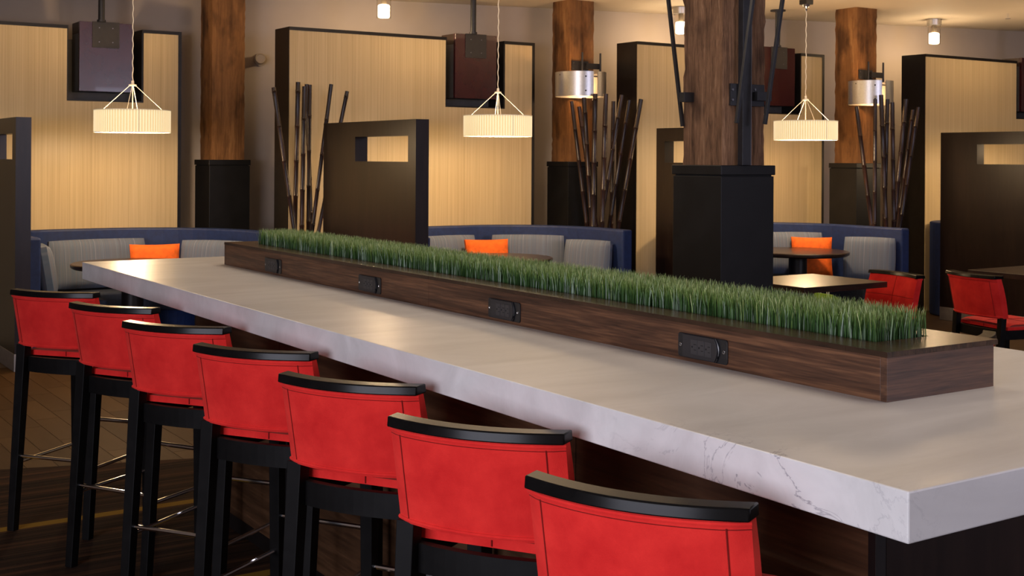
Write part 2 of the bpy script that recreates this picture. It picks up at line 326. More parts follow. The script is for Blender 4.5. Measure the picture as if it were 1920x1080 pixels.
# ------------------------------------------------------------------ the room
CEIL = 3.17
WA = math.radians(14.2); wd = Vector((math.cos(WA), -math.sin(WA), 0)); wn = Vector((math.sin(WA), math.cos(WA), 0)); wp = Vector((7.02, 10.76, 0))
def wall_y(x): return wp.y + (x - wp.x) * wd.y / wd.x
wallo = MB()
a = wp - wd*11.95; b = wp + wd*11.3; t = wn*0.15
wallo.hexa([a, b, b+t, a+t] + [p + Vector((0, 0, CEIL)) for p in (a, b, b+t, a+t)])
structure(wallo.build('wall_back', 'wall'))
structure(MB().box(-4.62, 18, -5.12, 15, CEIL, CEIL+0.12).build('ceiling', 'ceil'))
structure(MB().box(-4.62, -4.5, -5, 15, 0, CEIL).build('wall_left', 'wall'))
m = MB()  # made-up frame around the added side light
for y_ in (-2.98, 1.70): m.box(-4.5, -4.36, y_, y_+0.08, 0.68, 2.72)
for z_ in (0.68, 2.66): m.box(-4.5, -4.36, -2.9, 1.70, z_, z_+0.06)
structure(m.build('fill_frame_1', 'white'))
m = MB()  # made-up frame around the added rear light
for x_ in (5.22, 8.5): m.box(x_, x_+0.08, -5.0, -4.86, 1.5, 3.16)
for z_ in (1.5, 3.10): m.box(5.30, 8.5, -5.0, -4.86, z_, z_+0.06)
structure(m.build('fill_frame_2', 'white'))
k_ = 0  # rims around the added ceiling fill lights
for x_, y_, h_ in ((3.1, 1.6, .6), (3.1, 3.9, .6), (3.1, 6.0, .6), (2.2, 8.9, .7), (5.4, 8.0, .7), (8.6, 7.2, .7), (11.8, 6.4, .7)):
    m = MB(); k_ += 1
    for sx in (-1, 1):
        m.box(x_+sx*(h_+.02)-.02, x_+sx*(h_+.02)+.02, y_-h_-.04, y_+h_+.04, 3.14, CEIL); m.box(x_-h_, x_+h_, y_+sx*(h_+.02)-.02, y_+sx*(h_+.02)+.02, 3.14, CEIL)
    structure(m.build('fill_trim_%d' % k_, 'white'))
structure(MB().box(-4.62, 18, -5.12, -5, 0, CEIL).build('wall_front', 'wall'))
structure(MB().box(18, 18.12, -5, 9, 0, CEIL).build('wall_right', 'wall'))
floor = structure(MB().box(-4.62, 18, -5.12, 15, -0.12, -0.0025).build('floor', 'tile_far'))
# carpet edge from two floor points
e0 = on_z(0, 880.5, 0); e1 = on_z(361, 859.5, 0); ed = (e1 - e0).normalized(); en = Vector((-ed.y, ed.x, 0))
ca, cb = e0 - ed*6, e0 + ed*17
MB().prism([(-4.5, -5), (18, -5), (18, cb.y), (cb.x, cb.y), (ca.x, ca.y), (-4.5, ca.y)], -0.002, 0.0, 'z').build('carpet', 'carpet', floor)
def clip(poly, p, n):
    out = []
    for i in range(len(poly)):
        A, B = poly[i], poly[(i+1) % len(poly)]
        da = (A[0]-p.x)*n.x + (A[1]-p.y)*n.y; db = (B[0]-p.x)*n.x + (B[1]-p.y)*n.y
        if da >= 0: out.append(A)
        if da*db < 0: k = da/(da-db); out.append((A[0]+(B[0]-A[0])*k, A[1]+(B[1]-A[1])*k))
    return out
PW, PLEN = 0.148, 0.62
full = MB().box(0, PW-0.003, 0, PLEN-0.003, -0.002, 0).mesh('plank', 'tile')
i = 0
for ix in range(0, 24):
    x = 0.55 + ix*PW; off = (ix % 3) * PLEN/3 + 0.07
    for iy in range(0, 9):
        y = 4.9 + off + iy*PLEN
        if y > 9.6: continue
        poly = [(x, y), (x+PW-0.003, y), (x+PW-0.003, y+PLEN-0.003), (x, y+PLEN-0.003)]
        cp = clip(poly, e0 + en*0.001, en)
        if len(cp) < 3: continue
        if len(cp) == 4 and max(abs(u[0]-v[0])+abs(u[1]-v[1]) for u, v in zip(cp, poly)) < 1e-6:
            o = bpy.data.objects.new('plank', full); C.objects.link(o); o.parent = floor; o.location = (x, y, 0)
        else: MB().prism(cp, -0.002, 0, 'z').build('plank', 'tile', floor)
# ------------------------------------------------------------------ communal table
TX0, TX1, TY0, TY1, TH, TT = 1.597, 3.055, 1.285, 6.24, 1.08, 0.083
table = thing('communal_table', (0, 0, 0), 0, 'long bar-height communal table with thick white veined top and dark walnut base', 'table')
L = lambda o, t: (o.__setitem__('label', t), o)[1]
L(MB().box(TX0, TX1, TY0, TY1, TH-TT, TH).build('tabletop', 'quartz', table, 0.003), 'thick white quartz slab with faint grey veins')
bx0, bx1, by0, by1 = 1.925, 2.75, 1.63, 5.55
base = MB().box(bx0+0.02, bx1-0.02, by0+0.02, by1-0.02, 0.0, TH-TT-0.001).build('base_core', 'darkframe', table)
ys = [by0+0.012, by0+0.98, by0+1.96, by0+2.94, by1-0.012]
for i in range(4):
    MB().box(bx0, bx0+0.02, ys[i]+0.002, ys[i+1]-0.002, 0.08, TH-TT-0.0015).build('side_panel', 'base', table, 0.001)
    MB().box(bx1-0.02, bx1, ys[i]+0.002, ys[i+1]-0.002, 0.08, TH-TT-0.0015).build('side_panel', 'base', table, 0.001)
for yy in (by0, by1-0.02):
    MB().box(bx0+0.035, bx1-0.035, yy, yy+0.02, 0.08, TH-TT-0.0015).build('end_panel', 'espresso', table, 0.001)
for xx in (bx0, bx1-0.03):
    for yy in (by0-0.004, by1-0.016): MB().box(xx, xx+0.03, yy, yy+0.02, 0.0, TH-TT-0.0015).build('corner_post', 'darkframe', table, 0.001)
# ------------------------------------------------------------------ planter with outlets
PX0, PX1, PY0, PY1, PZ0, PZ1 = 2.146, 2.514, 1.785, 5.77, TH, 1.188
GX0, GX1, GY0, GY1 = 2.245, 2.43, 1.90, 5.61
planter = thing('table_planter', (0, 0, 0), 0, 'long low walnut planter box with power outlets along the table centre', 'planter box')
ymid = (PY0+PY1)/2
for y0, y1 in ((PY0+0.018, ymid-0.001), (ymid+0.001, PY1-0.018)):
    MB().box(PX0, PX0+0.018, y0, y1, PZ0, PZ1-0.012).build('side_panel', 'walnut', planter, 0.0008)
    MB().box(PX1-0.018, PX1, y0, y1, PZ0, PZ1-0.012).build('side_panel', 'walnut', planter, 0.0008)
    t0, t1 = max(y0, GY0+0.0005), min(y1, GY1-0.0005)
    MB().box(PX0-0.001, GX0, t0, t1, PZ1-0.012, PZ1).build('top_board', 'walnut_top', planter)
    MB().box(GX1, PX1+0.014, t0, t1, PZ1-0.012, PZ1).build('top_board', 'walnut_top', planter)
for y0 in (PY0, PY1-0.018): MB().box(PX0, PX1, y0, y0+0.0178, PZ0, PZ1-0.0122).build('end_panel', 'walnut_end', planter, 0.0006)
for y0, y1 in ((PY0-0.001, GY0), (GY1, PY1+0.001)):
    MB().box(PX0-0.001, PX1+0.014, y0, y1, PZ1-0.012, PZ1).build('top_board', 'walnut_top', planter)
MB().box(GX0, GX1, GY0, GY1, PZ1-0.03, PZ1-0.014).build('liner_tray', 'soil', planter)
def rrect(x0, x1, y0, y1, r, n=5):
    out = []
    for cx, cy, a in ((x1-r, y1-r, 0), (x0+r, y1-r, 90), (x0+r, y0+r, 180), (x1-r, y0+r, 270)):
        for k in range(n+1): t = math.radians(a+90*k/n); out.append((cx+r*math.cos(t), cy+r*math.sin(t)))
    return out
def outlet(yc):
    zc = 1.121; w2, h2 = 0.092, 0.031; X = PX0
    o = MB().prism(rrect(-w2, w2, -h2, h2, 0.008), -0.004, 0.0, 'x').build('power_outlet', 'outlet', planter, 0.001, loc=(X, yc, zc))
    L(o, 'black power outlet plate with three sockets')
    # raised socket block with a curved end towards -y
    pts = [(0.070, -0.029), (0.070, 0.029)]
    for k in range(9): a = -1 + 2*k/8; pts.append((-0.048 - 0.010*(1-a*a), 0.029 - 0.058*k/8))
    MB().prism(pts[::-1], -0.008, -0.004, 'x').build('socket_block', 'outlet2', o, 0.0008)
    arc = [(-0.006, -0.052 - 0.012*(1-(2*k/10-1)**2), -0.029 + 0.058*k/10) for k in range(11)]
    MB().tube(arc, 0.0026, 6).build('slide_cover_edge', 'outlet', o)
    for k in range(3):
        y = 0.026 - k*0.026
        s = MB().box(-0.0090, -0.0079, y-0.0118, y+0.0118, -0.019, 0.019).build('socket', 'outlet3', o, 0.0006)
        m = MB()
        m.box(-0.0094, -0.0087, y-0.009, y+0.000, 0.006, 0.0078); m.box(-0.0094, -0.0087, y-0.009, y-0.001, -0.0078, -0.006)
        m.cyl((-0.0094, y+0.006, 0), (-0.0087, y+0.006, 0), 0.0026, 10); m.build('socket_slots', 'slot', o)
    for y in (0.082, -0.080):
        MB().tube([(-0.0044, y+0.0035*math.cos(2*PI*k/12), 0.0035*math.sin(2*PI*k/12)) for k in range(12)], 0.0009, 5, True).build('screw', 'chrome', o)
for a_, b_ in ((497, 528), (673, 715), (917, 977), (1274, 1366)):
    outlet((on_x(a_, 600, PX0).y + on_x(b_, 600, PX0).y)/2)
# grass: tens of thousands of blades
def grass():
    rnd = random.Random(3); vs = []; fs = []; sh = []
    nx = 44; ny = int((GY1-GY0)/0.0038)
    for i in range(nx):
        for j in range(ny):
            x = GX0+0.003 + (GX1-GX0-0.006)*(i+rnd.random())/nx; y = GY0+0.003 + (GY1-GY0-0.006)*(j+rnd.random())/ny
            h = rnd.uniform(0.050, 0.076); a = rnd.uniform(0, 2*PI); ln = rnd.gauss(0, 0.006); lm = rnd.gauss(0, 0.007); wd_ = rnd.uniform(0.0008, 0.0014)
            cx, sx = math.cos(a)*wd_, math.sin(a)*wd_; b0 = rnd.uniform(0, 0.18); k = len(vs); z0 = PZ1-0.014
            tip = rnd.uniform(0.5, 1.0); glint = 0.35 if rnd.random() < 0.06 else 0.0; kx, ky = rnd.gauss(0, 0.004), rnd.gauss(0, 0.004)  # a few blades get a painted highlight
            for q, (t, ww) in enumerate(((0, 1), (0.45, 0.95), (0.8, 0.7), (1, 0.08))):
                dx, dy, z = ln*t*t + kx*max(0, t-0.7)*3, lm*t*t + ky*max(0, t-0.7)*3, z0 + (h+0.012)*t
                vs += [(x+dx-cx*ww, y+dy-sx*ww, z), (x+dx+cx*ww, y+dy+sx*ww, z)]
                s_ = b0 + glint + (0.0, 0.15, 0.45, tip)[q]*0.85; sh += [s_, s_]
            fs += [(k, k+1, k+3, k+2), (k+2, k+3, k+5, k+4), (k+4, k+5, k+7, k+6)]
    me = bpy.data.meshes.new('grass'); me.from_pydata(vs, [], fs)
    at_ = me.attributes.new('shade', 'FLOAT', 'POINT'); at_.data.foreach_set('value', sh)
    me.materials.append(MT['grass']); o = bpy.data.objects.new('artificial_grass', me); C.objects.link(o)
    tag(o, 'dense strip of green artificial grass growing out of the walnut planter', 'grass'); o['kind'] = 'stuff'
grass()
# ------------------------------------------------------------------ stools and chairs
def seating(name, W=0.418, D=0.39, seat=0.735, b0=0.785, b1=1.03, bars=True, sag=0.048, th=0.045):
    root = thing(name, (0, 0, 0), 0, '', '')
    hw = W/2; yb = -D/2
    arc = lambda x: sag*(x/hw)**2 - sag*0.5          # back curve, ends forward
    lean = lambda z: -0.10*(z-b0)/(0.245)*0.55       # top leans backwards
    zt = b1-0.025
    def outer(u, v):
        x = (u*2-1)*hw; z = b0 + (zt-b0)*v
        return (x, yb + arc(x) + lean(z) - th*0.5*min(1, 6*min(u, 1-u)+0.55), z)
    def inner(u, v):
        x = (u*2-1)*hw; z = b0 + (zt-b0)*v
        return (x, yb + arc(x) + lean(z) + th*0.5*min(1, 6*min(u, 1-u)+0.55) + 0.010*math.sin(PI*v), z)
    m = MB(); m.grid(outer, 20, 4); m.grid(inner, 20, 4)
    for f0 in (0, 1): m.grid(lambda u, v: tuple(a + (b_-a)*u for a, b_ in zip(outer(f0, v), inner(f0, v))), 1, 4)
    for f0 in (0, 1): m.grid(lambda u, v: tuple(a + (b_-a)*v for a, b_ in zip(outer(u, f0), inner(u, f0))), 20, 1, False)
    back = m.build('backrest', 'red', root, weld=True); L(back, 'red suede padded back')
    off = lambda p, d, dz=0: (p[0], p[1]-d, p[2]+dz)
    # piping at top and bottom of the outer face, seams near both ends
    for v, r in ((0.035, 0.005), (0.975, 0.0045)):
        MB().tube([off(outer(k/20, v), 0.001) for k in range(21)], r, 7).build('piping', 'red', back)
    MB().tube([off(outer(k/20, 0.93), -0.0005) for k in range(21)], 0.0012, 5).build('seam', 'seam', back)
    for u in (0.085, 0.915): MB().tube([off(outer(u, k/6*0.9+0.04), -0.0003) for k in range(7)], 0.0015, 5).build('seam', 'seam', back)
    # inner face quilting seams
    MB().tube([(inner(k/16, 0.5)[0], inner(k/16, 0.5)[1]-0.0005, inner(k/16, .5)[2]) for k in range(17)], 0.0018, 5).build('seam', 'seam', back)
    MB().tube([inner(0.5, k/6) for k in range(7)], 0.0018, 5).build('seam', 'seam', back)
    # top rail
    P = [((k/20*2-1)*(hw+0.002)) for k in range(21)]
    yc = lambda x: yb + arc(x) + lean(b1-0.017)
    m = MB(); vs_ = []; fs_ = []
    for x in P: vs_ += [(x, yc(x)-th*.58, b1-0.025), (x, yc(x)+th*.58, b1-0.025), (x, yc(x)+th*.49, b1-0.001), (x, yc(x)-th*.51, b1-0.002)]
    fs_ = [(i*4+j, (i+1)*4+j, (i+1)*4+(j+1) % 4, i*4+(j+1) % 4) for i in range(20) for j in range(4)] + [(0, 1, 2, 3), (83, 82, 81, 80)]
    m.add(vs_, fs_, True); L(m.build('top_rail', 'black', root, 0.003), 'glossy black curved top rail')
    # seat
    st = seat+0.055
    def sq(u, v, top=True):
        x = (u*2-1)*(hw-0.012); y = yb+0.05 + (D-0.045)*v
        e = min(1, min(u, 1-u)*9)*0.5 + min(1, min(v, 1-v)*9)*0.5
        return (x, y, seat + 0.022 + 0.024*math.sin(min(1, e)*PI/2))
    m = MB(); m.grid(sq, 14, 14)
    x0, x1, y0, y1 = -(hw-0.012), hw-0.012, yb+0.05, yb+0.005+D
    m.prism([(x0, y0), (x1, y0), (x1, y1), (x0, y1)], seat+0.001, seat+0.0225)
    s = m.build('seat', 'red', root, weld=True); L(s, 'red padded seat')
    MB().tube([(0, yb+0.05+(D-0.045)*k/10, sq(0.5, k/10)[2]) for k in range(11)] + [(0, y1+0.001, seat+0.005)], 0.002, 5).build('seam', 'seam', s)
    MB().tube([(0, y0-0.001, seat+0.004), (0, y0-0.001, seat+0.024)], 0.002, 5).build('seam', 'seam', s)
    MB().tube([((k/10*2-1)*(hw-0.013), yb+0.05+(D-0.045)*0.5, sq(k/10, 0.5)[2]) for k in range(11)], 0.002, 5).build('seam', 'seam', s)
    # aprons
    a0, a1 = seat-0.065, seat
    rear = MB(); pa = [((k/12*2-1)*(hw-0.03)) for k in range(13)]
    rear.strip([(x, yb+0.008+arc(x)*0.7) for x in pa], [(x, yb+0.03+arc(x)*0.7) for x in pa], a0, a1)
    rear.build('apron', 'blackleg', root)
    MB().box(-hw+0.03, hw-0.03, -yb-0.03, -yb-0.008, a0, a1).build('apron', 'blackleg', root, 0.002)
    for sx in (-1, 1):
        MB().box(sx*(hw-0.022)-0.011, sx*(hw-0.022)+0.011, yb+0.03, -yb-0.03, a0, a1-0.001).build('apron', 'blackleg', root, 0.002)
    # legs
    rake = 0.05*seat/0.735
    for sx in (-1, 1):
        m = MB().bar((sx*(hw-0.02), yb-rake, 0), (sx*(hw-0.023), yb+0.010, b0+0.003), 0.033, 0.035, 0.044, 0.044)
        m.build('leg', 'blackleg', root, 0.002)
        MB().bar((sx*(hw-0.02), -yb-0.012, 0), (sx*(hw-0.022), -yb-0.022, seat), 0.033, 0.033, 0.042, 0.042).build('leg', 'blackleg', root, 0.002)
    if bars:
        r = 0.0075
        yr = lambda z: yb - rake*(1-z/seat)
        MB().cyl((-hw+0.03, yr(.315), 0.315), (hw-0.03, yr(.315), 0.315), r, 10).build('footrest_bar', 'chrome', root)
        MB().cyl((-hw+0.03, -yb-0.018, 0.40), (hw-0.03, -yb-0.018, 0.40), 0.009, 10).build('footrest_bar', 'chrome', root)
        for sx in (-1, 1): MB().cyl((sx*(hw-0.022), yr(.285), 0.285), (sx*(hw-0.022), -yb-0.02, 0.285), r, 10).build('footrest_bar', 'chrome', root)
    return root
stool = seating('bar_stool')
SW = 0.444
rails = [((990, 886), (1412, 948)), ((731, 776), (1064, 810)), ((527, 697), (787, 722)), ((370, 643), (583, 660)), ((233, 600), (424, 613)), ((132, 565), (292, 577)), ((25, 541), (177, 548))]
nth = ['first', 'second', 'third', 'fourth', 'fifth', 'sixth', 'seventh']
for i, (l_, r_) in enumerate(rails):
    A = on_z(*l_, 1.03); B = on_z(*r_, 1.03); d = B - A; ang = math.atan2(d.y, d.x); mid = (A+B)/2
    print('stool', i, 'w=%.3f ang=%.1f' % (d.length, math.degrees(ang)), tuple(round(v, 2) for v in mid))
    o = stool if i == 0 else dup(stool)
    # rail line sits 0.215+0.055-0.017 behind the stool centre
    n = Vector((-math.sin(ang), math.cos(ang), 0))
    p = mid + n*(0.195+0.053-0.017)
    o.location = (p.x, p.y, 0); o.rotation_euler = (0, 0, ang)
    tag(o, 'red suede bar stool with black legs, %s in the row from the dark-veined table corner' % nth[i], 'bar stool', 'red bar stools along the white table')
o = dup(stool); B = on_z(1862, 619, 1.03); q = math.radians(12.6)
o.location = (B.x - 0.222*math.cos(q) - 0.23*math.sin(q), B.y - 0.222*math.sin(q) + 0.23*math.cos(q), 0); o.rotation_euler = (0, 0, q)
tag(o, 'red bar stool on the far side of the white table behind the planter end', 'bar stool')
chair = seating('dining_chair', W=0.5, D=0.47, seat=0.425, b0=0.51, b1=0.81, bars=False, th=0.075)
A = on_z(1625, 508, .805); B = on_z(1716, 520, .805); d = A - B; ang = math.atan2(d.y, d.x); mid = (A+B)/2; n = Vector((-math.sin(ang), math.cos(ang), 0))
p = mid + n*0.24 + Vector((0.08, 0.05, 0)); chair.location = (p.x, p.y, 0); chair.rotation_euler = (0, 0, ang)
tag(chair, 'low red dining chair with quilted back tucked to the square dining table', 'dining chair', 'low red dining chairs')
c2 = dup(chair); A = on_z(1787, 507, .805); B = on_z(1873, 518, .805); d = B - A; ang = math.atan2(d.y, d.x); mid = (A+B)/2; n = Vector((-math.sin(ang), math.cos(ang), 0))
p = mid + n*0.26; c2.location = (p.x, p.y, 0); c2.rotation_euler = (0, 0, ang)
tag(c2, 'low red dining chair with its back to the aisle beside the tall dark partition', 'dining chair', 'low red dining chairs')
def dining_table(x0, x1, y0, y1, label):
    t = thing('dining_table', ((x0+x1)/2, (y0+y1)/2, 0), 0, label, 'table'); a, b = (x1-x0)/2, (y1-y0)/2
    MB().box(-a, a, -b, b, 0.715, 0.755).build('tabletop', 'espresso_table', t, 0.003)
    MB().cyl((0, 0, 0.03), (0, 0, 0.715), 0.04, 16).build('pedestal', 'steel', t)
    m = MB(); m.bar((-a*.25, 0, 0.018), (a*.25, 0, 0.018), 0.07, 0.03, side=(0, 1, 0)); m.bar((0, -b*.3, 0.018), (0, b*.3, 0.018), 0.07, 0.03); m.build('foot', 'steel', t)
    return t
dining_table(6.15, 6.97, 5.80, 6.50, 'square dark dining table beside the black timber-column pedestal')
dining_table(8.3, 9.1, 4.9, 6.13, 'dark dining table in front of the partition, beside the red chair showing its back')
# ------------------------------------------------------------------ booths
TP = 2.74
def panel_corner(px, py): return on_z(px, py, TP)
pl2 = panel_corner(542, 50); pr2 = panel_corner(1002, 80.5); pl3 = panel_corner(1194, 77); pr3 = panel_corner(1544, 103); pl4 = panel_corner(1735, 101); pr1 = panel_corner(340, 59)
print('panels', [tuple(round(v, 2) for v in p) for p in (pr1, pl2, pr2, pl3, pr3, pl4)])
Y2 = (pl2.y+pr2.y)/2; Y3 = (pl3.y+pr3.y)/2; Y4 = pl4.y; Y1 = pr1.y+0.06
PWID = on_y(1002, 80, Y2).x - on_y(542, 50, Y2).x
origins = [(on_y(340, 59, Y1).x - PWID, Y1), (on_y(542, 50, Y2).x, Y2), (on_y(1194, 77, Y3).x, Y3), (on_y(1735, 101, Y4).x, Y4)]
print('origins', origins, PWID)
n0 = on_y(837, 72, Y2).x - origins[1][0]; n1 = on_y(944.5, 80, Y2).x - origins[1][0]; nb = on_y(890, 200, Y2).z
FW = 0.030
def back_panel(loc, label):
    t = thing('booth_back_panel', (loc[0], loc[1], 0), 0, label, 'panel', 'tall beige booth panels')
    out = [(0, 0), (PWID, 0), (PWID, TP), (n1, TP), (n1, nb), (n0, nb), (n0, TP), (0, TP)]
    MB().prism(out, 0.0, 0.31, 'y').build('carcass', 'darkframe', t)
    e = FW
    inn = [(0.004, 0.0), (PWID-e, 0.0), (PWID-e, TP-e), (n1+0.016, TP-e), (n1+0.016, nb-0.012), (n0-0.010, nb-0.012), (n0-0.010, TP-e), (0.004, TP-e)]
    f = MB().prism(inn, -0.006, 0.0, 'y').build('wallcovering', 'vinyl', t); L(f, 'beige fabric face with fine vertical stripes')
    for a, b_ in (((0.0, PWID*0+n0), None), ((n1, PWID), None)):
        MB().box(a[0], a[1], -0.010, 0.0, TP-e, TP).build('frame_strip', 'darkframe', t)
    MB().box(PWID-e, PWID, -0.010, 0.0, 0, TP-e).build('frame_strip', 'darkframe', t)
    return t
names = ['next to the lilac-sheen hanging box', 'behind the bamboo and the dark window partition', 'behind the central timber column', 'behind the partition with the orange-lit window']
panels = [back_panel(o, 'tall beige striped booth panel in black frame ' + s) for o, s in zip(origins, names)]
# ceiling-hung boxes in the panel notches
FY = Y2
bl = on_y(853.5, 62, FY); br_ = on_y(931, 68, FY); bz = on_y(890, 185, FY).z; bt = (bl.z + br_.z)/2
rel = (bl.x - origins[1][0], br_.x - origins[1][0]); pxl = on_y(872, 62, FY).x - origins[1][0]; pxr = on_y(911, 100, FY).x - origins[1][0]; pzb = on_y(890, 109, FY).z
def hung_box(k, label):
    ox, oy = origins[k]; t = thing('hanging_box', (ox + (rel[0]+rel[1])/2, oy, 0), 0, label, 'hanging box', 'ceiling-hung boxes over the booths')
    hw = (rel[1]-rel[0])/2; y0 = -0.004
    MB().box(-hw, hw, y0, 0.03, bz, bt).build('cover_board', 'maroon', t, 0.002)
    MB().box(-hw+0.002, hw-0.002, 0.031, 0.26, bt-0.10, bt-0.001).build('top_cap', 'brown', t, 0.002)
    MB().box(-hw+0.002, hw-0.002, 0.031, 0.26, bz+0.002, bt-0.101).build('housing', 'grey', t, 0.002)
    k0 = (n0 - (rel[0]+rel[1])/2) + 0.004; k1 = (n1 - (rel[0]+rel[1])/2) - 0.004
    MB().box(k0, k1, 0.262, 0.29, nb+0.004, TP-0.10).build('back_plate', 'grey', t, 0.002)
    c = (pxl+pxr)/2 - (rel[0]+rel[1])/2; w2 = (pxr-pxl)/2
    pl = MB().box(c-w2, c+w2, y0-0.008, y0, pzb, bt+0.004).build('mount_plate', 'plate', t, 0.001)
    for sx in (-.5, .5):
        for zz in (bt-0.05, pzb+0.05): MB().cyl((c+sx*w2, y0-0.012, zz), (c+sx*w2, y0-0.008, zz), 0.005, 8).build('bolt', 'steel_edge', pl)
    MB().cyl((c-w2*0.7+0.035, y0-0.03, bt+0.004), (c-w2*0.7+0.035, y0-0.03, CEIL), 0.028, 16).build('pole', 'steel', t)
    MB().cyl((c-w2*0.7+0.035, y0-0.03, bt), (c-w2*0.7+0.035, y0-0.03, bt+0.018), 0.038, 16).build('pole_collar', 'steel', t)
    MB().cyl((c-w2*0.7+0.035, y0-0.03, CEIL-0.015), (c-w2*0.7+0.035, y0-0.03, CEIL), 0.08, 20).build('ceiling_flange', 'steel', t)
hung_box(0, 'dark hanging box with lilac sheen on a black ceiling pole with a blank mount plate')
hung_box(1, 'maroon hanging box with bolted plate over the booth beside the window partition')
hung_box(2, 'dark maroon hanging box half hidden by the central timber column')
hung_box(3, 'dark hanging box over the booth behind the orange-lit partition')
# partitions
def partition(x, y0, y1, label, w0=(0.30, 0.80)):
    t = thing('booth_partition', (x, y0, 0), 0, label, 'partition', 'dark booth partitions with window slots')
    hgt = 1.885; Ln = y1-y0; th = 0.11; z0, z1 = 1.57, 1.765; k0, k1 = 0.12, 0.12+w0[1]
    outl = [(0, 0.13), (Ln, 0.13), (Ln, z0), (k1, z0), (k1, z1), (Ln, z1), (Ln, hgt), (0, hgt)]
    m = MB(); m.box(0, th, 0, Ln, 0.13, z0); m.box(0, th, 0, Ln, z1, hgt); m.box(0, th, 0, k0, z0, z1); m.box(0, th, k1, Ln, z0, z1)
    m.build('panel', 'espresso', t, weld=True)
    MB().box(-0.004, th+0.004, -0.004, Ln, 0.0, 0.13).build('kick_plate', 'kick', t, 0.002)
    return t
p1 = on_z(27, 697.5, 0)
partition(p1.x, p1.y, Y1-0.02, 'dark wood booth partition with bright kick plate behind the last bar stools', (0.3, 0.75))
PX2 = 4.43
pa_ = on_x(780, 226, PX2); pb_ = on_x(607, 231, PX2); print('P2', pa_, pb_)
partition(PX2, pa_.y, min(pb_.y, Y2-0.02), 'dark wood booth partition with window slot, in front of the bamboo poles', (0.3, 0.88))
pc_ = on_x(1231, 239, 7.42)
partition(7.42, 7.80, pc_.y, 'dark wood booth partition half hidden behind the central timber column', (0.3, 0.8))
pd_ = on_x(1764, 248, 10.52); print('P4', pd_)
partition(10.52, 6.3, pd_.y, 'dark wood booth partition with orange-lit window slot behind the dining chairs', (0.3, 1.25))
# banquettes
def rounded_path(x0, x1, yb, yl, yr, R, RL, n=12):
    pts = [(x0, yl)]
    for k in range(n+1): a = PI - (PI/2)*k/n; pts.append((x0+RL+RL*math.cos(a), yb-RL+RL*math.sin(a)))
    for k in range(n+1): a = PI/2 - (PI/2)*k/n; pts.append((x1-R+R*math.cos(a), yb-R+R*math.sin(a)))
    pts.append((x1, yr)); return pts
BH = 0.965
def banquette(x0, x1, yb, yl, yr, R, label):
    cx = (x0+x1)/2; t = thing('curved_banquette', (cx, yb, 0), 0, label, 'banquette', 'curved navy booth seats')
    P = lambda d: rounded_path(x0-cx+d, x1-cx-d, -d, yl-yb, yr-yb, max(R-d, 0.1), max(0.45-d, 0.05))
    MB().strip(P(0), P(0.11), 0.0, BH).build('backrest', 'navy', t, 0.015)
    MB().strip(P(0.112), P(0.62), 0.30, 0.46).build('seat', 'seatnavy', t, 0.02)
    MB().strip(P(0.112), P(0.56), 0.02, 0.299).build('seat_base', 'navy', t)
    return t
banq = [(2.14, 4.12, Y1-0.03, 10.0, 9.75, 1.15), (PX2+0.42, 7.05, Y2-0.03, 8.7, 8.72, 0.95), (7.82, 9.56, Y3-0.03, 8.0, 7.70, 0.9), (10.72, 13.2, Y4-0.03, 7.3, 7.2, 0.6)]
bl_ = ['with a long striped cushion beside the tile aisle', 'behind the grass strip and the bamboo', 'with the upright orange pillow', 'behind the partition with the orange-lit slot']
for b_, s in zip(banq, bl_): banquette(*b_, 'curved navy booth seat ' + s)
# cushions
def cushion(name, w, h, t, mat, loc, rz, tilt, label, cat, group, pipe=True, corner=0.0):
    m = MB()
    def f(s):
        def g(u, v):
            a, b = u*2-1, v*2-1
            e = (1-abs(a)**4)*(1-abs(b)**4); th = t/2*(0.32 + 0.68*math.sqrt(max(e, 0)))
            q = 1 + corner*(abs(a)*abs(b))**3 - corner*0.8*(1-abs(a*b))*max(abs(a), abs(b))**6
            return (a*w/2*q, s*th, h/2 + b*h/2*q)
        return g
    m.grid(f(1), 18, 14); m.grid(f(-1), 18, 14)
    for u in (0, 1): m.grid(lambda p, v: tuple(a + (b_-a)*p for a, b_ in zip(f(1)(u, v), f(-1)(u, v))), 1, 14)
    for v in (0, 1): m.grid(lambda u, p: tuple(a + (b_-a)*p for a, b_ in zip(f(1)(u, v), f(-1)(u, v))), 18, 1)
    o = m.build(name, mat, None, weld=True); o.location = loc; o.rotation_euler = (tilt, 0, rz)
    tag(o, label, cat, group)
    if pipe:
        for x in ([-w/6, w/6] if w > 0.6 else [0.0]):
            pass
    return o
SEATZ = 0.478
def cush(px, z, w, facing, label, h=0.41, t=0.15, mat='cushion', name='back_cushion', cat='cushion', group='striped back cushions', corner=-0.02, tilt=-0.16, lift=0.0):
    p = at(px, PY, z); 
    o = cushion(name, w, h, t, mat, (p.x, p.y, SEATZ+lift), facing, tilt, label, cat, group, corner=corner); return o
# booth 1
cush(187, 10.62, 0.83, math.radians(4), 'long grey striped back cushion against the navy booth back')
cush(398, 10.55, 0.60, math.radians(-46), 'grey striped back cushion beside the orange pillow by the column pedestal')
cush(94, 10.0, 0.44, math.radians(82), 'grey striped back cushion beside the tall dark partition edge')
cush(292, 10.48, 0.40, math.radians(-14), 'small orange pillow leaning between two striped cushions by the lamp with lilac box', 0.34, 0.13, 'orange', 'throw_pillow', 'pillow', 'orange pillows', 0.025, -0.25, 0.04)
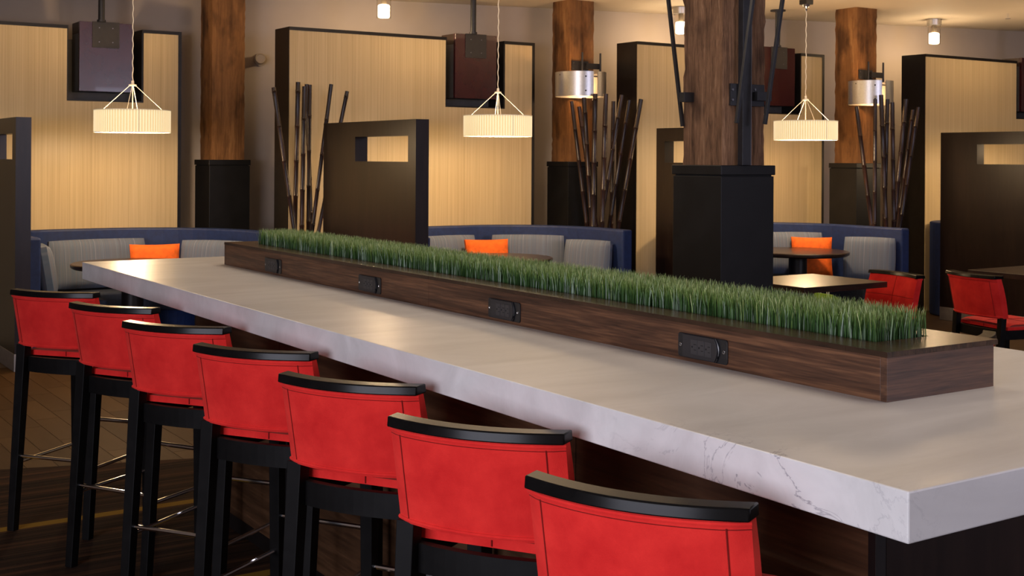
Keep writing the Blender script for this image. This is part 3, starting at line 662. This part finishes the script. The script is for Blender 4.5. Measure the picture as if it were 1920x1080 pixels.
# booth 2
cush(843, 11.4, 0.62, math.radians(2), 'grey striped back cushion behind the grass, next to the window partition')
cush(990, 11.58, 0.68, math.radians(-38), 'wide grey striped back cushion behind the grass, between orange pillow and square cushion')
cush(1100, 11.22, 0.45, math.radians(-62), 'square grey striped cushion at the booth end under the bamboo', 0.39)
cush(917, 11.36, 0.40, math.radians(-16), 'small orange pillow behind the grass strip', 0.34, 0.13, 'orange', 'throw_pillow', 'pillow', 'orange pillows', 0.025, -0.25, 0.04)
# booth 3
cush(1484, 12.26, 0.66, math.radians(-28), 'grey striped back cushion behind the upright orange pillow')
cush(1630, 11.70, 0.47, math.radians(-60), 'square grey striped cushion beside the upright orange pillow', 0.40, 0.12)
cush(1524, 12.10, 0.38, math.radians(-40), 'upright orange pillow behind the round pedestal table', 0.37, 0.13, 'orange', 'throw_pillow', 'pillow', 'orange pillows', 0.025, -0.2)
# round tables
TABS = [(250, 9.9), (935, 10.68), (1497, 11.64)]
for (px, z), s in zip(TABS, ('under the lamp beside the lilac-sheen box', 'behind the grass strip', 'in front of the upright orange pillow')):
    p = at(px, PY, z); t = thing('round_table', (p.x, p.y, 0), 0, 'round dark wood booth table ' + s, 'table', 'round booth tables')
    MB().lathe([(0, 0.712), (0.45, 0.712), (0.47, 0.725), (0.472, 0.745), (0.465, 0.752), (0, 0.752)], 48).build('tabletop', 'espresso_table', t, weld=True)
    MB().cyl((0, 0, 0.03), (0, 0, 0.712), 0.085, 24).build('pedestal', 'darkframe', t)
    MB().lathe([(0, 0), (0.28, 0), (0.28, 0.015), (0.09, 0.04), (0, 0.04)], 32).build('foot', 'steel', t, weld=True)
# ------------------------------------------------------------------ pendant lamps
def pendant(px, z, label):
    p = at(px, PY, z); t = thing('pendant_lamp', (p.x, p.y, 0), 0, label, 'pendant lamp', 'pleated drum pendants over the booths')
    z0, z1, R = 1.79, 1.965, 0.295; n = 160
    m = MB(); ri = lambda k: R - (0.0065 if k % 2 else 0)
    vs_ = []
    for k in range(n):
        a = 2*PI*k/n
        for zz in (z0, (z0+z1)/2, z1): vs_.append((ri(k)*math.cos(a), ri(k)*math.sin(a), zz))
    m.add(vs_, [(k*3+j, ((k+1) % n)*3+j, ((k+1) % n)*3+j+1, k*3+j+1) for k in range(n) for j in range(2)])
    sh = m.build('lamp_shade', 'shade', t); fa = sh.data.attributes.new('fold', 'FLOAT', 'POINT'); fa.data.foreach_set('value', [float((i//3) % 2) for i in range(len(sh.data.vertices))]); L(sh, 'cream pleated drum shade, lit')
    for zz in (z0, z1): MB().tube([(R*math.cos(2*PI*k/48), R*math.sin(2*PI*k/48), zz) for k in range(48)], 0.003, 6, True).build('shade_ring', 'white', sh)
    for k in range(3):
        a = 2*PI*k/3 + 0.4; MB().cyl((R*math.cos(a), R*math.sin(a), z0), (R*math.cos(a), R*math.sin(a), z1), 0.003, 6).build('shade_rib', 'white', sh)
    MB().lathe([(0, 2.16), (0.03, 2.16), (0.03, 2.17), (0.012, 2.175), (0.010, 2.20), (0, 2.205)], 16).build('finial', 'white', t, weld=True)
    for k in range(4):
        a = YAW*-1 + k*PI/2 + 0.12; MB().cyl((0.02*math.cos(a), 0.02*math.sin(a), 2.165), (0.24*math.cos(a), 0.24*math.sin(a), z1-0.005), 0.0024, 6).build('support_rod', 'white', t)
    MB().cyl((0, 0, z0+0.05), (0, 0, 2.165), 0.004, 8).build('stem', 'white', t)
    pts = [(0.003*math.cos(k*1.3), 0.003*math.sin(k*1.3), 2.2 + (3.002-2.2)*k/40) for k in range(41)]
    MB().tube(pts, 0.0038, 6).build('cord', 'white', t)
    MB().box(-0.046, 0.046, -0.046, 0.046, 3.055, 3.10).build('canopy', 'steel', t, 0.004)
    MB().cyl((0, 0, 3.10), (0, 0, CEIL), 0.016, 12).build('canopy_stem', 'steel', t)
    MB().lathe([(0, 3.055), (0.034, 3.055), (0.030, 3.035), (0.014, 3.022), (0.010, 3.0), (0, 3.0)], 16).build('cord_grip', 'chrome', t, weld=True)
    m = MB().lathe([(0, -0.05), (0.03, -0.035), (0.04, 0), (0.03, 0.035), (0, 0.05)], 16, (0, 0, z0+0.09)); m.build('bulb', 'frost', t, weld=True)
    point_light(t, (0, 0, z0+0.02), 58, WARM, 0.09)
for (px, z), s in zip(((248, 9.9), (933, 10.68), (1510, 11.64)), ('in front of the lilac-sheen hanging box', 'in front of the maroon hanging box', 'right of the central timber column')):
    pendant(px, z, 'lit cream pleated drum pendant on a twisted cord ' + s)
pendant(2010, 12.6, 'lit cream pleated drum pendant over the booth behind the orange-lit partition')
# ------------------------------------------------------------------ timber columns
def column(px, z, w, bw, mat, label, btop=1.572):
    p = at(px, PY, z); t = thing('timber_column', (p.x, p.y, 0), 0, label, 'column', 'reclaimed timber columns on black pedestals')
    m = MB(); rnd = random.Random(int(px)); nz = 40; ns = 8; z0 = btop-0.03
    ring = []
    for k in range(4):
        a, b = [(-1, -1), (1, -1), (1, 1), (-1, 1)][k], [(1, -1), (1, 1), (-1, 1), (-1, -1)][k]
        for j in range(ns): q = j/ns; ring.append((a[0]+(b[0]-a[0])*q, a[1]+(b[1]-a[1])*q))
    jit = [rnd.gauss(0, 0.0025) for _ in ring]
    vs_ = []
    for i in range(nz+1):
        zz = z0 + (CEIL - z0)*i/nz; k2 = 1 - 0.004*math.sin(i*0.5)
        for (a, b), jt in zip(ring, jit):
            cr = 0.97 if abs(a) + abs(b) > 1.9 else 1.0; g = (w/2 + jt + rnd.gauss(0, 0.0018))*cr*k2
            vs_.append((a*g, b*g, zz))
    nr = len(ring)
    m.add(vs_, [(i*nr+j, i*nr+(j+1) % nr, (i+1)*nr+(j+1) % nr, (i+1)*nr+j) for i in range(nz) for j in range(nr)], True)
    m.build('post', mat, t)
    h = bw/2
    MB().box(-h+0.006, h-0.006, -h+0.006, h-0.006, 0, btop-0.056).build('pedestal', 'darkped', t, 0.003)
    MB().box(-h, h, -h, h, btop-0.05, btop).build('pedestal_cap', 'darkped', t, 0.004)
    MB().box(-h+0.015, h-0.015, -h+0.015, h-0.015, btop-0.057, btop-0.049).build('shadow_gap', 'slot', t)
    return t, p
MT['darkped'] = plain('black_satin_pedestal', (0.008, 0.0078, 0.0085), 0.42, noise=0.25, nscale=6, spec=0.3)
c1, q1 = column(417, 11.6, 0.325, 0.40, 'timber_warmlit', 'warmly lit timber column between the first two booths, bare of lamps')
c2_, q2 = column(1073, 12.45, 0.30, 0.37, 'timber_warmlit', 'warmly lit timber column carrying an aluminium drum lamp behind the bamboo bunch')
c3, q3 = column(1356, 6.47, 0.30, 0.378, 'timber', 'thick central timber column with black steel bar and brackets behind the grass')
c4, q4 = column(1603, 12.92, 0.30, 0.375, 'timber_warmlit', 'timber column carrying an aluminium drum lamp beside the last lit pendant')
# steel on the central column (local coordinates)
def loc3(v): return Vector(v) - Vector((q3.x, q3.y, 0))
fy = q3.y - 0.155
br0 = on_y(1367, 178, fy); br1 = on_y(1430, 178, fy); zt_, zb_ = on_y(1398, 158, fy).z, on_y(1398, 199, fy).z
pl = MB().box(br0.x-q3.x, br1.x-q3.x, -0.168, -0.155, zb_, zt_).build('bracket_plate', 'steel', c3, 0.001)
for px in (1373, 1415):
    for py in (168, 187): b_ = loc3(on_y(px, py, fy-0.013)); MB().cyl(b_, b_ + Vector((0, -0.006, 0)), 0.006, 8).build('bolt', 'steel_edge', pl)
s0 = on_y(1396, 100, fy-0.06).x - q3.x; s1 = on_y(1412, 100, fy-0.06).x - q3.x
sb = MB().box(s0, s1, -0.205, -0.169, 1.572, CEIL).build('steel_bar', 'steel', c3, 0.002); L(sb, 'flat black steel bar running up to the ceiling')
MB().box(s1-0.002, s1+0.001, -0.2055, -0.204, 1.572, CEIL).build('grey_edge', 'steel_edge', sb)  # thin lighter grey strip down one edge of the bar
a_ = on_y(1414, 172, fy-0.02); b_ = on_y(1442, 190, fy-0.02)
MB().box(a_.x-q3.x, a_.x-q3.x+0.10, -0.20, -0.168, b_.z, a_.z).build('bracket_arm', 'steel', c3, 0.001)
la = on_x(1268, 176, q3.x-0.19); 
MB().box(-0.215, -0.15, 0.06, 0.10, on_x(1275, 192, q3.x-0.19).z, on_x(1275, 174, q3.x-0.19).z).build('bracket_arm', 'steel', c3, 0.001)
for (x0, y0, x1, y1, z) in ((1251, -20, 1280, 237, 6.50), (1414, -20, 1381, 231, 6.08), (1470, -20, 1434, 233, 6.22)):
    a_ = loc3(at(x0, y0, z)); b_ = loc3(at(x1, y1, z)); d = (a_-b_).normalized(); a2 = b_ + d*((CEIL - b_.z)/d.z)
    MB().bar(b_, a2, 0.017, 0.017).build('tie_rod', 'steel', c3, 0.001)
# aluminium drum lamps on columns
def sconce(q, dx, dy, r, h, zc, gdeg, label):
    t = thing('drum_sconce', (q.x+dx, q.y+dy, 0), 0, label, 'wall lamp', 'aluminium drum lamps on the columns')
    z0, z1 = zc-h/2, zc+h/2; gap = math.radians(gdeg); bx = -dx - 0.03
    prof = [(r, z0), (r, z1), (r-0.004, z1), (r-0.004, z0), (r, z0)]
    s = MB().lathe(prof, 60, a0=gap+0.095, a1=gap+2*PI-0.095).build('drum_shade', 'alu', t, weld=True); L(s, 'brushed aluminium drum with an open slot')
    for zz in (z0+0.05, z1-0.05):
        a = gap-0.42; MB().cyl(((r-0.002)*math.cos(a), (r-0.002)*math.sin(a), zz), ((r+0.003)*math.cos(a), (r+0.003)*math.sin(a), zz), 0.008, 8).build('rivet', 'slot', s)
    y1 = -dy - 0.152
    pl = MB().box(bx-0.10, bx+0.10, y1-0.014, y1, z1+0.04, z1+0.135).build('bracket_plate', 'steel', t, 0.001)
    for sx in (-.085, .085):
        for zz in (z1+0.06, z1+0.115): MB().cyl((bx+sx, y1-0.02, zz), (bx+sx, y1-0.013, zz), 0.006, 8).build('bolt', 'chrome', pl)
    MB().box(bx+0.05, bx+0.235, y1-0.05, y1-0.02, z1+0.06, z1+0.115).build('bracket_arm', 'steel', t, 0.001)
    for x in (bx+0.0, bx+0.225): MB().cyl((x, y1-0.045, z1-0.05), (x, y1-0.045, z1+0.22), 0.010, 10).build('rod', 'steel', t)
    MB().bar((-r, 0, z1-0.03), (r, 0, z1-0.03), 0.012, side=(0, 1, 0)).build('cross_bar', 'steel', t)
    MB().cyl((0, 0, z1-0.13), (0, 0, z1-0.03), 0.012, 10).build('socket', 'steel', t)
    MB().lathe([(0, -0.045), (0.02, -0.035), (0.028, -0.01), (0.022, 0.02), (0.012, 0.03), (0, 0.03)], 14, (0, 0, z1-0.16)).build('bulb', 'bulb', t, weld=True)
    point_light(t, (0, 0, z1-0.12), 10, (1.0, 0.55, 0.22), 0.04)
sconce(q2, -0.205, -0.41, 0.247, 0.235, H + (PY-160)*12.15/F, -91, 'slotted aluminium drum lamp on the column behind the bamboo bunch')
sconce(q4, -0.23, -0.40, 0.22, 0.235, H + (PY+4-175)*12.5/F, -105, 'slotted aluminium drum lamp on the column beside the last lit pendant')
# ------------------------------------------------------------------ bamboo
def pole(x0, y0, x1, y1, z, r, label, group):
    a = at(x0, y0, z); b = at(x1, y1, z); d = (b-a).normalized(); b = a + d*((0.0 - a.z)/d.z)
    Ln = (a-b).length; n = int(Ln/0.30)+2; pts = []; rs = []
    o_ = random.uniform(0, 0.2); u = -d
    s = 0.0
    knots = [o_ + 0.05 + k*0.30 for k in range(n) if 0.05 < o_ + 0.05 + k*0.30 < Ln-0.03]
    st = [0.0] + sorted([q for k in knots for q in (k-0.016, k-0.005, k, k+0.005, k+0.016)]) + [Ln]
    for q in st:
        kk = min([abs(q-k) for k in knots] or [1]); pts.append(u*q); rs.append(r*(1.16 if kk < 0.0055 and kk > 0.002 else 0.97 if kk < 0.003 else 1.0))
    o = MB().tube(pts, rs, 12).build('bamboo_pole', 'bamboo', None); o.location = b
    tag(o, label, 'bamboo', group)
    MB().tube([u*(Ln+0.001), u*(Ln-0.002)], r*0.7, 12).build('hollow_end', 'slot', o)
A_ = [(513, 164, 550, 420, 10.58), (559, 154, 553, 420, 10.73), (571, 162, 566, 420, 10.53), (581, 159, 578, 420, 10.68), (621, 158, 587, 420, 10.63), (651, 171, 600, 420, 10.78), (575, 158, 583, 420, 10.84)]
B_ = [(1072, 190, 1100, 420, 11.98), (1095, 183, 1109, 420, 11.84), (1086, 200, 1117, 420, 12.08), (1116, 176, 1112, 420, 11.74), (1136, 176, 1129, 420, 11.69), (1150, 190, 1146, 420, 12.03), (1166, 178, 1126, 420, 11.79), (1180, 188, 1143, 420, 11.935), (1202, 186, 1160, 420, 11.89)]
C_ = [(1606, 200, 1634, 420, 12.455), (1641, 186, 1640, 420, 12.10), (1652, 178, 1661, 420, 12.145), (1664, 186, 1658, 420, 12.19), (1673, 192, 1676, 420, 12.24), (1699, 186, 1676, 420, 12.40), (1722, 201, 1688, 420, 12.51), (1712, 206, 1684, 420, 12.56)]
for lst, s, r in ((A_, 'dark bamboo pole in the bunch behind the window partition beside the maroon box', 0.020), (B_, 'dark bamboo pole in the bunch beneath the drum lamp beside the central column', 0.0215), (C_, 'dark bamboo pole in the bunch between the last lit pendant and the orange-lit partition', 0.0215)):
    own = {A_[0]: 'dark bamboo pole leaning across the black edge of the booth panel', A_[5]: 'dark bamboo pole leaning out farthest over the window partition', A_[1]: 'straight upright bamboo pole, tallest beside the black panel edge',
           B_[8]: 'dark bamboo pole leaning farthest towards the central column', B_[0]: 'dark bamboo pole leaning in front of the timber column below the drum lamp',
           C_[0]: 'dark bamboo pole leaning away from the last pendant under the drum lamp', C_[6]: 'dark bamboo pole leaning farthest towards the orange-lit partition'}
    for k in lst: pole(*k, r*random.uniform(0.85, 1.08), own.get(k, s), s.replace('dark bamboo pole in', 'bamboo poles of'))
# ------------------------------------------------------------------ ceiling lights and small fittings
def ceiling_lamp(px, z, label):
    p = at(px, PY, z); t = thing('ceiling_lamp', (p.x, p.y, CEIL), 0, label, 'ceiling lamp', 'glass cylinder ceiling lamps')
    MB().lathe([(0, 0), (0.078, 0), (0.078, -0.065), (0, -0.065)], 28).build('canopy', 'alu', t, weld=True)
    MB().lathe([(0.066, -0.066), (0.066, -0.275), (0.062, -0.275), (0.062, -0.066), (0.066, -0.066)], 28).build('glass_cylinder', 'glass', t, weld=True)
    MB().lathe([(0, -0.145), (0.045, -0.15), (0.055, -0.16), (0.055, -0.262), (0.045, -0.27), (0, -0.272)], 24).build('frosted_globe', 'frost', t, weld=True)
    MB().cyl((0, 0, -0.066), (0, 0, -0.146), 0.025, 14).build('lamp_holder', 'cream_pipe', t)
    point_light(t, (0, 0, -0.33), 22, WARM, 0.06)
ceiling_lamp(718, 11.55, 'lit glass cylinder ceiling lamp above the panel behind the bamboo')
ceiling_lamp(1275, 12.85, 'lit glass ceiling lamp half hidden by the central timber column')
ceiling_lamp(1750, 13.8, 'lit glass cylinder ceiling lamp beside the column with drum lamp')
sp = at(1890, 26, 13.2); t = thing('fire_sprinkler', (sp.x, sp.y, CEIL), 0, 'small fire sprinkler head on the ceiling', 'sprinkler')
MB().cyl((0, 0, -0.05), (0, 0, 0), 0.010, 10).build('stem', 'chrome', t); MB().cyl((0, 0, -0.056), (0, 0, -0.05), 0.028, 14).build('deflector', 'chrome', t)
d = ray(488, 112); k = ((wp - CAM).dot(wn)) / d.dot(wn); sp = CAM + d*k
t = thing('wall_spotlight', sp, -WA, 'small cream cylinder spotlight on the back wall beside the bamboo', 'spotlight')
MB().cyl((0.0, 0, 0), (0, -0.02, 0), 0.062, 24).build('wall_plate', 'cream_pipe', t)
MB().cyl((0.0, -0.02, 0), (-0.02, -0.16, 0.0), 0.046, 24).build('housing', 'cream_pipe', t, 0.004)
MB().tube([(-0.02 + 0.043*math.cos(2*PI*k/24), -0.161, 0.043*math.sin(2*PI*k/24)) for k in range(24)], 0.006, 6, True).build('rim', 'cream_pipe', t)
MB().cyl((-0.02, -0.1605, 0), (-0.0205, -0.163, 0.0), 0.036, 20).build('lens', 'cream_pipe', t)
# lime bag standing on the floor beyond the dining table
g = at(1546, 300, 10.2); t = thing('tote_bag', (g.x, g.y, 0), -YAW + 0.5, 'small lime green bag with white handles standing on the floor beyond the grass tips', 'bag')
MB().hexa([(-0.045, -0.13, 0), (0.045, -0.13, 0), (0.045, 0.13, 0), (-0.045, 0.13, 0), (-0.045, -0.15, 0.515), (0.04, -0.15, 0.475), (0.04, 0.15, 0.475), (-0.045, 0.15, 0.515)]).build('body', 'green', t, 0.006)
for dx in (-0.01, 0.012): MB().tube([(dx, -0.05, 0.48), (dx, -0.045, 0.545), (dx, 0.0, 0.565), (dx, 0.045, 0.545), (dx, 0.05, 0.48)], 0.004, 6).build('handle', 'white', t)
